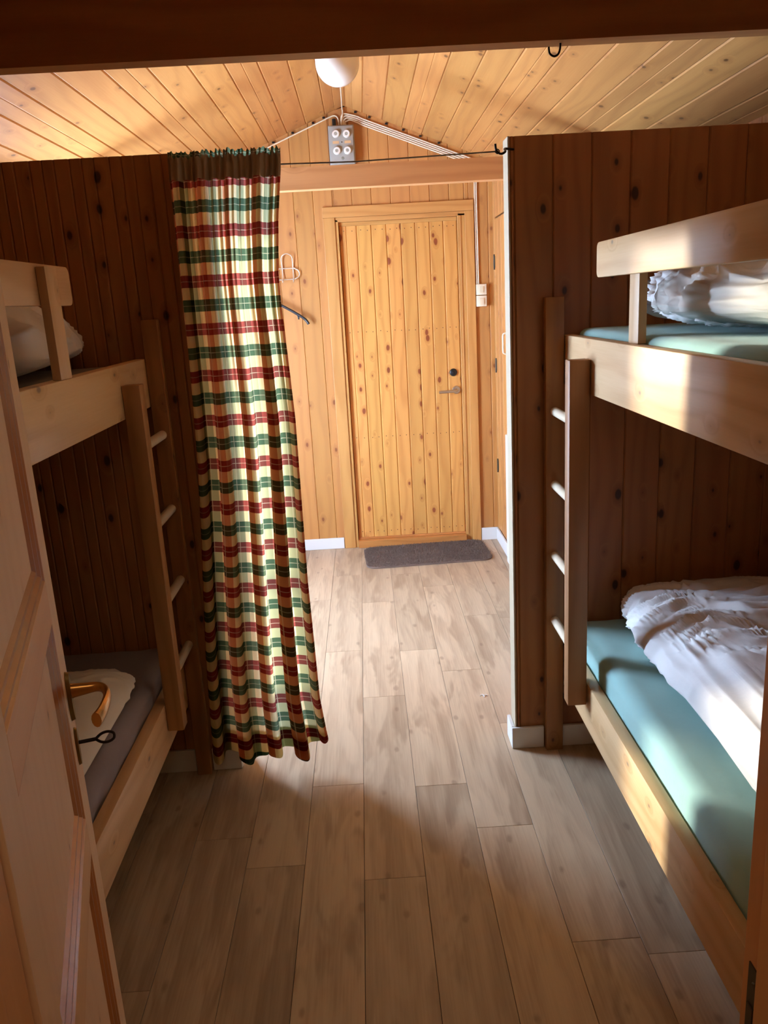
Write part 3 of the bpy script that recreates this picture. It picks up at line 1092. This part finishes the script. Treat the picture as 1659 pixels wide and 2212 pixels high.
def puff(name, label, cat, x0, x1, y0, y1, z0, z1, mat, seed, wrinkle, ex=(0.35, 0.35, 0.7), nu=150, nv=110, lump=0.02, parent=None, smooth=True):
    """Closed soft body: superellipsoid with lumps and folds."""
    cx, cy = (x0 + x1) / 2, (y0 + y1) / 2
    hx, hy, h = (x1 - x0) / 2, (y1 - y0) / 2, z1 - z0
    bm = B()

    def sg(v, e):
        return math.copysign(abs(v) ** e, v)
    rows = []
    for j in range(1, nv):
        ph = -pi / 2 + pi * j / nv
        row = []
        for i in range(nu):
            tt = 2 * pi * i / nu
            ce = sg(cos(ph), ex[2])
            p = Vector((hx * ce * sg(cos(tt), ex[0]), hy * ce * sg(sin(tt), ex[1]), 0))
            zz = sg(sin(ph), 1.0)
            p.z = h * (0.32 + 0.68 * zz) if zz > 0 else h * 0.32 * (1 + zz)
            n = Vector((p.x / hx ** 2, p.y / hy ** 2, (zz if zz > 0 else zz * 0.3) / h * 0.8))
            n.normalize()
            a = noise.noise(Vector((p.x * 4 + seed, p.y * 4, p.z * 5))) * lump
            a += wrinkle(p, seed) * min(1.0, 0.3 + p.z / h * 1.6)
            q = p + n * a
            q.z = max(q.z, 0.0)
            row.append(bm.verts.new(q))
        rows.append(row)
    bot = bm.verts.new((0, 0, 0))
    top = bm.verts.new((0, 0, h))
    for a, b in zip(rows, rows[1:]):
        for i in range(nu):
            bm.faces.new((a[i], a[(i + 1) % nu], b[(i + 1) % nu], b[i]))
    for i in range(nu):
        bm.faces.new((bot, rows[0][(i + 1) % nu], rows[0][i]))
        bm.faces.new((top, rows[-1][i], rows[-1][(i + 1) % nu]))
    o = obj(name, bm, mat, parent, smooth=True, loc=(cx, cy, z0))
    return tag(o, label, cat) if label else o


def ridge(v, p=1.0):
    return 1 - abs(noise.noise(v)) * 2


def wr_duvet(p, s):
    w = Vector((p.x, p.y, p.z))
    w += Vector((0, noise.noise(p * 5 + Vector((s, 0, 0))) * 0.08, 0))
    a = max(0, ridge(Vector((w.x * 3.2 + s, w.y * 15 + w.x * 4, w.z * 2)))) ** 3 * 0.022
    a += max(0, ridge(Vector((w.x * 7 - w.y * 2, w.y * 30 + w.x * 6 + s, w.z * 4)))) ** 3 * 0.011
    a += noise.noise(Vector((w.x * 10, w.y * 45, s))) * 0.003
    return a - 0.012


def wr_crumple(p, s):
    a = max(0, ridge(p * 11 + Vector((s, 0, 0)))) ** 3 * 0.028
    a += max(0, ridge(Vector((p.y * 26 + p.x * 8, p.z * 16, p.x * 12 + s)))) ** 3 * 0.024
    a += max(0, ridge(p * 40 + Vector((0, s, 0)))) ** 2 * 0.008
    return a - 0.024


def wr_pillow(p, s):
    a = max(0, ridge(Vector((p.x * 10 + p.y * 5, p.y * 20 - p.x * 6 + s, p.z * 8)))) ** 3 * 0.010
    a += noise.noise(p * 18 + Vector((s, 0, 0))) * 0.004
    return a - 0.006


def wr_bag(p, s):
    q = p + Vector((noise.noise(p * 6), noise.noise(p * 7 + Vector((3, 0, 0))), 0)) * 0.05
    a = max(0, ridge(Vector((q.x * 5 - q.y * 4, q.y * 5 + s, q.z * 9)))) ** 3 * 0.018
    a += max(0, ridge(q * 11 + Vector((s, 2, 0)))) ** 3 * 0.004
    return a - 0.012


dv = puff('duvet', 'thick folded white duvet on the lower teal mattress', 'duvet', 0.775, 1.435, 0.80, 2.575, 0.506, 0.70, M_DUVET, 5.3, wr_duvet, (0.32, 0.4, 0.6), 260, 150, 0.018)
dv2 = puff('duvet', 'crumpled white duvet packed in a clear plastic bag on the upper bunk', 'duvet', 0.775, 1.36, 0.95, 2.40, 1.494, 1.675, M_DUVET, 9.1, wr_crumple, (0.5, 0.5, 0.65), 260, 150, 0.03)
puff('plastic_bag', 'clear plastic storage bag round the crumpled duvet', 'bag', 0.74, 1.41, 0.88, 2.46, 1.491, 1.705, M_BAG, 2.2, wr_bag, (0.5, 0.45, 0.75), 140, 80, 0.02)
puff('bedding_bag', 'white bag of bedding behind the guard rail above the grey mattress', 'bag', -1.42, -0.765, 1.10, 2.60, 1.456, 1.665, cloth('white_bag', 'd8d4ce', 0.05), 12.7, wr_bag, (0.5, 0.6, 0.75), 280, 170, 0.028)
puff('pillow', 'ivory pillow on the grey mattress behind the door handle', 'pillow', -1.36, -0.728, 1.45, 2.27, 0.504, 0.62, M_PILLOW, 3.9, wr_pillow, (0.22, 0.22, 0.8), 180, 110, 0.012)

# ------------------------------------------------------------------ curtain
def lerp(tab, t):
    for (a, x), (b, y) in zip(tab, tab[1:]):
        if t <= b:
            return x + (y - x) * (t - a) / (b - a)
    return tab[-1][1]


cur = thing('curtain', 'red, green and cream plaid curtain gathered at the side of the passage', 'curtain', (-0.38, 2.53, 2.02))
XLt = [(0.05, -0.617), (0.49, -0.594), (0.9, -0.562), (1.13, -0.549), (1.45, -0.542), (1.95, -0.538), (2.1, -0.533)]
XRt = [(0.1, -0.198), (0.29, -0.219), (0.72, -0.227), (1.26, -0.224), (1.42, -0.230), (1.6, -0.238), (1.7, -0.239), (1.86, -0.226), (2.0, -0.207), (2.1, -0.203)]
FLAT = 0.56


def curt_pt(u, z, off=0.0):
    t = (2.02 - z) / 1.95           # 0 at the wire, 1 at the hem
    top = max(0.0, 1 - t / 0.35)
    x0, x1 = lerp(XLt, z), lerp(XRt, z)
    uu = u + 0.012 * sin(5 * u + 3 * t)
    ph = 2 * pi * (4.6 * uu + 0.16 * sin(4.5 * u + 1.0) + 0.10 * sin(2.2 * t) + 0.25)
    big = 0.014 + 0.028 * min(1, max(t, 0) * 1.6) ** 0.8
    big *= 0.75 + 0.35 * sin(9 * u + 1)
    y = big * sin(ph) + 0.35 * big * sin(2 * ph + 1.1)
    dx = -0.40 * big * sin(2 * ph + 0.5) * min(1, 1.2 * max(t, 0) + 0.3)
    y += (0.0060 * top ** 0.9 + 0.0012) * sin(2 * pi * 17 * u + 1.5 * sin(7 * u) + 2 * t)
    y += 0.004 * noise.noise(Vector((u * 9, t * 4, 0)))
    if z > 2.02:
        k = (z - 2.02) / 0.035
        y = y * 0.6 + 0.009 * k * sin(2 * pi * 26 * u + 2.3 * sin(11 * u))
    elif t < 0.03:
        y *= 0.55 + 15 * t
    x = x0 + (x1 - x0) * u + dx * sin(pi * u) ** 0.5
    return Vector((x + 0.38, y + off, 0)), x


def hem(u):
    return lerp([(0, 0.087), (0.2, 0.081), (0.33, 0.052), (0.5, 0.077), (0.63, 0.084), (0.78, 0.075), (0.92, 0.111), (1.0, 0.131)], u)


def curt_mesh(z_hi, z_lo_f, nu, nv, off):
    bm = B()
    uvl = bm.loops.layers.uv.new('UVMap')
    g = []
    for j in range(nv + 1):
        row = []
        for i in range(nu + 1):
            u = i / nu
            zt = z_hi + (0.003 * sin(2 * pi * 26 * u + 0.8) + 0.003 * sin(61 * u) if z_hi > 2.03 else 0)
            z = zt + (z_lo_f(u) - zt) * j / nv
            p, x = curt_pt(u, z, off)
            p.z = z - 2.02
            row.append((bm.verts.new(p), (u * FLAT, z + 0.055 * (1 - u) * 0.0)))
        g.append(row)
    for j in range(nv):
        for i in range(nu):
            q = (g[j][i], g[j][i + 1], g[j + 1][i + 1], g[j + 1][i])
            f = bm.faces.new([v for v, _ in q])
            for lp, (_, uvv) in zip(f.loops, q):
                lp[uvl].uv = uvv
    return bm


obj('cloth', curt_mesh(2.052, hem, 420, 230, 0.0), M_PLAID, cur, smooth=True)
obj('heading', curt_mesh(2.038, lambda u: 1.974 + 0.003 * sin(50 * u), 420, 14, -0.0035), cloth('heading_tape', 'a18f78', 0.2), cur, smooth=True)
obj('hem', curt_mesh(0.165, lambda u: hem(u) + 0.002, 420, 14, 0.003), M_PLAID, cur, smooth=True)

wr = thing('curtain_wire', 'thin stretched curtain wire across the passage', 'wire', (0, 2.545, 2.02))
bm = B()
tube(bm, [(XPL - 0.0, 0, -0.006), (0.0, 0, -0.016), (0.425, 0, -0.009)], 0.0022, 8)
obj('wire', bm, plain('coated_wire', '7d7468', 0.35, metal=0.3), wr, smooth=True)
bm = B()
tube(bm, spline([(0.424, 0, -0.009), (0.432, 0, -0.003), (0.438, 0, -0.009), (0.432, 0, -0.015), (0.424, 0, -0.009)], 5), 0.0016, 6)
obj('end_eyelet', bm, M_IRON, wr, smooth=True)


def hook(name, label, base_p, pts, r):
    bm = B()
    tube(bm, spline(pts, 6), r, 8)
    o = obj(name, bm, M_IRON, smooth=True, loc=base_p)
    return tag(o, label, 'hook')


hook('screw_hook', 'dark screw hook in the pale partition end holding the curtain wire', (XPR - 0.006, 2.604, 2.02),
     [(0.02, 0, 0.004), (-0.012, -0.03, 0.002), (-0.016, -0.056, -0.010), (-0.030, -0.059, -0.016), (-0.043, -0.059, -0.006), (-0.046, -0.059, 0.012)], 0.0035)
hook('screw_hook', 'dark screw hook under the large dark tie beam', (0.436, 1.845, 2.10),
     [(0.012, 0, 0.010), (0.012, 0, -0.008), (0.008, 0, -0.020), (-0.001, 0, -0.024), (-0.010, 0, -0.018), (-0.012, 0, -0.006)], 0.0022)

# ------------------------------------------------------------------ ceiling lamp
lp = thing('ceiling_lamp', 'white opal glass dome lamp under the ridge of the ceiling', 'lamp', (RX - 0.006, 3.78, 2.50))
bm = B()
R0 = 0.094
prof = [(0, 0)] + [(R0 * sin(a), R0 * (1 - cos(a))) for a in [pi / 2 * i / 12 for i in range(1, 13)]] + [(R0, 0.13), (R0 * 0.97, 0.155)]
lathe(bm, prof, 48)
obj('glass_dome', bm, M_OPAL, lp, smooth=True)
bm = B()
lathe(bm, [(0, 0.15), (R0 * 0.99, 0.15), (R0 * 1.0, 0.165), (R0 * 0.8, 0.20), (0.05, 0.222), (0, 0.222)], 40)
obj('base', bm, M_PORC, lp, smooth=True, auto=40)

# ------------------------------------------------------------------ fuse box and cables
fy = YF - 0.0005
fb = thing('fuse_box', 'grey fuse box with four round porcelain fuses on the gable wall', 'fuse box', (-0.052, fy, 2.40))
bm = B()
box(bm, -0.077, 0.077, -0.055, 0, 0, 0.222, 0.008, 3)
obj('body', bm, M_FUSE, fb, smooth=True, auto=40)
bm = B()
box(bm, -0.070, 0.070, -0.060, -0.052, 0.006, 0.216, 0.004, 2)
obj('cover', bm, plain('fuse_cover', 'a09c92', 0.4), fb, smooth=True, auto=40)
for x, z in ((-0.032, 0.172), (0.031, 0.170), (-0.031, 0.080), (0.032, 0.079)):
    M_ = Matrix.Translation((x, -0.0595, z)) @ Matrix.Rotation(pi / 2, 4, 'X')
    bm = B()
    lathe(bm, [(0, 0.0), (0.022, 0.0), (0.0225, 0.010), (0.019, 0.017), (0.010, 0.0175), (0.0095, 0.013), (0, 0.013)], 28, M_)
    f_ = obj('fuse', bm, M_PORC, fb, smooth=True, auto=40)
    bm = B()
    lathe(bm, [(0, 0.0132), (0.0085, 0.0132), (0.0085, 0.0145), (0.0045, 0.0155), (0, 0.0155)], 16, M_)
    obj('fuse_window', bm, plain('fuse_glass', 'b0ab9a', 0.2), f_, smooth=True, auto=40)
for x in (-0.034, 0.036):
    bm = B()
    box(bm, x - 0.019, x + 0.019, -0.0612, -0.0595, 0.119, 0.134)
    obj('label_strip', bm, M_LABEL, fb)
for x, z, r in ((0.001, 0.127, 0.004), (0.001, 0.038, 0.009)):
    bm = B()
    lathe(bm, [(0, 0.002), (r * 0.7, 0.002), (r, 0.0), (0, 0)], 16, Matrix.Translation((x, -0.0598, z)) @ Matrix.Rotation(pi / 2, 4, 'X'))
    obj('screw', bm, M_DOT if r < 0.005 else plain('seal_grey', '858274', 0.5), fb)

cy = YF - 0.007


def cable(label, pts, r=0.0042, clips=(), name='electric_cable', n=6, clip_dir=(0, 0, 0.012), smooth_path=True):
    path = spline(pts, n) if smooth_path else [Vector(p) for p in pts]
    bm = B()
    tube(bm, path, r, 8)
    o = obj(name, bm, M_CABLE, smooth=True)
    tag(o, label, 'cable')
    for q in clips:
        bm = B()
        q = Vector(q)
        c = Vector(clip_dir)
        box(bm, q.x - 0.008 + c.x, q.x + 0.008 + c.x, YF - 0.010, YF - 0.001, q.z - 0.004 + c.z, q.z + 0.006 + c.z, 0.001)
        obj('clip', bm, M_BLACK, o)
    return o


bt = 2.622
# left-going cable
cl_ = [(-0.063, cy, bt), (-0.064, cy, 2.655), (-0.072, cy, 2.676), (-0.09, cy, 2.683), (-0.115, cy, 2.676), (-0.22, cy, 2.635), (-0.42, cy, 2.557), (-0.65, cy, 2.467), (-0.95, cy, 2.35)]
cable('cream cable running from the fuse box down towards the plaid curtain', cl_,
      clips=[(-0.15, 0, 2.662), (-0.215, 0, 2.637), (-0.34, 0, 2.588), (-0.46, 0, 2.541), (-0.575, 0, 2.497)])
names = ['uppermost', 'second', 'third', 'lowest']
for i in range(4):
    k = i
    xs = -0.050 + (0, 0.008, 0.016, 0.026)[i] * 1.0
    dz = -0.0115 * k
    pts = [(xs, cy, bt), (xs, cy, 2.655 + dz * 0.3), (xs + 0.010, cy, 2.684 + dz), (xs + 0.032, cy, 2.690 + dz), (0.05, cy, 2.672 + dz), (0.10, cy, 2.650 + dz), (0.4, cy, 2.5335 + dz), (0.64, cy, 2.440 + dz)]
    if i < 2:
        pts += [(0.76, cy, 2.393 + dz), (0.83, cy, 2.366 + dz), (1.2, cy, 2.222 + dz)]
    else:
        xd = 0.748 - 0.011 * (i - 2)
        pts += [(xd - 0.03, cy, 2.408 + dz + 0.002), (xd, cy, 2.37 + dz), (xd, cy, 2.2), (xd + 0.001, cy, 1.9), (xd + 0.002, cy, 1.672)]
    cable(['uppermost of the four parallel cream cables right of the fuse box',
           'second from top of the four parallel cream cables right of the fuse box',
           'third from top of the four parallel cables, dropping to the light switches',
           'lowest of the four parallel cables, dropping beside the door casing'][i], pts,
          clips=[(0.04, 0, 2.684), (0.12, 0, 2.652), (0.22, 0, 2.612), (0.32, 0, 2.573), (0.42, 0, 2.534), (0.53, 0, 2.491)] if i == 0 else ())
cable('cream cable along the ceiling ridge from the fuse box to the dome lamp',
      [(-0.046, cy - 0.009, bt), (-0.044, cy - 0.009, 2.655), (-0.037, cy - 0.008, 2.685), (-0.036, cy - 0.003, 2.708), (-0.038, cy - 0.03, 2.716), (-0.036, 4.9, 2.717), (-0.034, 4.4, 2.716), (-0.036, 3.90, 2.716), (-0.036, 3.84, 2.712)])
bm = B()
tube(bm, [(-0.091, cy - 0.002, bt - 0.004), (-0.091, cy - 0.002, 2.664)], 0.011, 10)
tag(obj('cable_gland', bm, M_BLACK, smooth=True, auto=40), 'short black cable stub on top of the fuse box', 'cable')

# ------------------------------------------------------------------ light switches
for i, z in enumerate((1.6085, 1.5385)):
    t = thing('light_switch', ('upper' if i == 0 else 'lower') + ' of the two cream light switches right of the entrance door', 'switch', (0.764, YF - 0.0005, z))
    bm = B()
    box(bm, -0.032, 0.032, -0.028, 0, 0, 0.066, 0.003)
    obj('housing', bm, M_CREAM, t, smooth=True, auto=40)
    bm = B()
    if i == 0:
        box(bm, -0.012, 0.014, -0.031, -0.0275, 0.013, 0.053, 0.001)
    else:
        box(bm, -0.013, 0.016, -0.0325, -0.0275, 0.010, 0.050, 0.001)
    obj('rocker', bm, plain('switch_rocker', 'ddcfae', 0.35), t, smooth=True, auto=40)

# ------------------------------------------------------------------ coat rack and hanger
cr = thing('coat_hook_rack', 'chrome wire coat hook rack on the wall left of the entrance door', 'coat rack', (-0.50, YF, 1.80))
bm = B()
y_ = -0.014
loop = [(-0.24, y_, 0.028), (0.08, y_, 0.032), (0.105, y_, 0.030), (0.128, y_, 0.018), (0.136, y_, -0.001), (0.130, y_, -0.020), (0.110, y_, -0.030), (0.08, y_, -0.034), (-0.24, y_, -0.034),
        (-0.265, y_, -0.030), (-0.285, y_, -0.002), (-0.265, y_, 0.026), (-0.24, y_, 0.028)]
tube(bm, spline(loop, 6), 0.0032, 8)
obj('wire_loop', bm, M_CHROME, cr, smooth=True)
for xo in (0.065, -0.09, -0.23):
    bm = B()
    pts = [(xo - 0.033, -0.052, -0.040), (xo - 0.033, -0.040, -0.052), (xo - 0.033, -0.018, -0.032), (xo - 0.033, -0.010, 0.03), (xo - 0.034, -0.018, 0.085), (xo - 0.025, -0.024, 0.108), (xo, -0.026, 0.118),
           (xo + 0.025, -0.024, 0.108), (xo + 0.034, -0.018, 0.085), (xo + 0.033, -0.010, 0.03), (xo + 0.033, -0.018, -0.032), (xo + 0.033, -0.040, -0.052), (xo + 0.033, -0.052, -0.040)]
    tube(bm, spline(pts, 5), 0.0032, 8)
    obj('hook', bm, M_CHROME, cr, smooth=True)

hg = thing('coat_hanger', 'dark grey plastic coat hanger on the wall half behind the plaid curtain', 'hanger', (-0.56, YF - 0.045, 1.64))
bm = B()
arm = spline([(-0.225, 0, -0.155), (-0.21, 0, -0.125), (-0.15, 0, -0.085), (-0.06, 0, -0.025), (0, 0, 0.0), (0.06, 0, -0.022), (0.15, 0, -0.075), (0.21, 0, -0.118), (0.232, 0, -0.150)], 6)
tube(bm, arm, 0.0085, 10, ry=0.013, side=(0, 0, 1))
obj('arm', bm, M_HANG, hg, smooth=True)
bm = B()
tube(bm, spline([(0, 0, 0), (0, 0, 0.035), (0.018, 0, 0.058), (0.014, 0, 0.088), (-0.006, 0, 0.098), (-0.024, 0, 0.086)], 6), 0.0025, 8)
obj('hook', bm, M_CHROME, hg, smooth=True)
for sx in (-1, 1):
    bm = B()
    tube(bm, [(sx * 0.17, 0, -0.092), (sx * 0.172, 0, -0.118)], [0.007, 0.004], 8, ry=0.004)
    obj('notch', bm, M_HANG, hg, smooth=True)

# ------------------------------------------------------------------ radiator
rd = thing('radiator', 'white panel radiator on the closet wall behind the pale partition edge', 'radiator', (0.80, 3.75, 0.12))
bm = B()
box(bm, -0.045, -0.020, -0.60, 0.60, 0, 0.74, 0.006)
obj('front_panel', bm, M_WHITE, rd, smooth=True, auto=40)
bm = B()
box(bm, 0.0, 0.02, -0.60, 0.60, 0, 0.74, 0.006)
obj('rear_panel', bm, M_WHITE, rd, smooth=True, auto=40)
bm = B()
for i in range(30):
    yy = -0.58 + i * 0.04
    box(bm, -0.020, 0.0, yy, yy + 0.003, 0.02, 0.72)
tag(obj('fins', bm, M_WHITE, rd), kind='stuff')
bm = B()
box(bm, 0.018, 0.044, 0.35, 0.38, 0.10, 0.70)
obj('bracket', bm, M_WHITE, rd)
bm = B()
box(bm, 0.018, 0.044, -0.38, -0.35, 0.10, 0.70)
obj('bracket', bm, M_WHITE, rd)
bm = B()
tube(bm, [(-0.012, 0.56, 0.74), (-0.012, 0.56, 0.775)], 0.011, 14)
tube(bm, [(-0.012, 0.56, 0.775), (-0.012, 0.56, 0.815)], 0.019, 18)
obj('valve', bm, M_WHITE, rd, smooth=True, auto=40)

# ------------------------------------------------------------------ rug
rg = thing('rug', 'dark grey brown shaggy doormat in front of the entrance door', 'rug', (0.335, 4.945, 0), rotz=radians(3.0))
RWd, RDp, rr = 0.40, 0.215, 0.07


def in_rug(x, y, m=0.0):
    ax, ay = abs(x) - (RWd - rr), abs(y) - (RDp - rr)
    d = math.hypot(max(ax, 0), max(ay, 0)) + min(max(ax, ay), 0)
    return d < rr - m


bm = B()
ring = []
for cx, cy2, a0 in ((RWd - rr, RDp - rr, 0), (-RWd + rr, RDp - rr, pi / 2), (-RWd + rr, -RDp + rr, pi), (RWd - rr, -RDp + rr, 3 * pi / 2)):
    for i in range(9):
        a = a0 + pi / 2 * i / 8
        ring.append((cx + rr * cos(a), cy2 + rr * sin(a)))
lo = [bm.verts.new((x, y, 0.001)) for x, y in ring]
hi = [bm.verts.new((x, y, 0.010)) for x, y in ring]
bm.faces.new(hi)
bm.faces.new(lo[::-1])
for i in range(len(ring)):
    j = (i + 1) % len(ring)
    bm.faces.new((lo[i], lo[j], hi[j], hi[i]))
M_RUG = cloth('rug_wool', '786458', 0.35, 400)
obj('backing', bm, M_RUG, rg)
verts, faces = [], []
rn = random.Random(3)
while len(faces) < 26000:
    x, y = rn.uniform(-RWd, RWd), rn.uniform(-RDp, RDp)
    if not in_rug(x, y, 0.002):
        continue
    h = rn.uniform(0.012, 0.022)
    a = rn.uniform(0, 2 * pi)
    w = 0.0022
    lx, ly = rn.gauss(0, 0.006), rn.gauss(0, 0.006)
    n = len(verts)
    verts += [(x - w * cos(a), y - w * sin(a), 0.006), (x + w * cos(a), y + w * sin(a), 0.006), (x + lx + w * 0.4, y + ly, h)]
    faces.append((n, n + 1, n + 2))
me = bpy.data.meshes.new('pile')
me.from_pydata(verts, [], faces)
me.materials.append(M_RUG)
o = bpy.data.objects.new('pile', me)
C.objects.link(o)
o.parent = rg
tag(o, kind='stuff')

# a scrap of white lint on the floor
bm = B()
pts = spline([(0, 0, 0.002), (0.010, 0.004, 0.004), (0.016, -0.004, 0.003), (0.024, 0.004, 0.003), (0.030, -0.002, 0.002)], 4)
tube(bm, pts, 0.002, 6)
tube(bm, spline([(0.010, 0.010, 0.002), (0.014, 0.0, 0.004), (0.016, -0.014, 0.002)], 4), 0.0018, 6)
o = obj('lint_scrap', bm, M_DUVET, smooth=True, loc=(0.40, 3.0, 0.0))
tag(o, 'tiny white scrap of lint on the floor planks beside the partition end', 'lint')

# ------------------------------------------------------------------ unseen lamp housing added for the hall fill behind the viewer
hl = thing('added_hall_lamp', 'flat round lamp added unseen on the hall ceiling behind the viewer', 'lamp', (0.02, -0.12, 2.22))
bm = B()
lathe(bm, [(0, 0.078), (0.12, 0.078), (0.13, 0.05), (0.11, 0.03), (0, 0.03)], 32)
obj('housing', bm, M_PORC, hl, smooth=True, auto=40)

# ------------------------------------------------------------------ shared groups
for o in SC.objects:
    if o.parent is None and not o.get('kind'):
        g = {'bunk_bed': 'bunk beds on both sides of the passage', 'ladder': 'bunk ladders', 'mattress': 'mattresses on the bunks', 'duvet': 'white duvets',
             'electric_cable': 'cream cables from the fuse box', 'light_switch': 'light switches by the entrance door', 'screw_hook': 'dark screw hooks'}.get(o.name.split('.')[0])
        if g:
            o['group'] = g
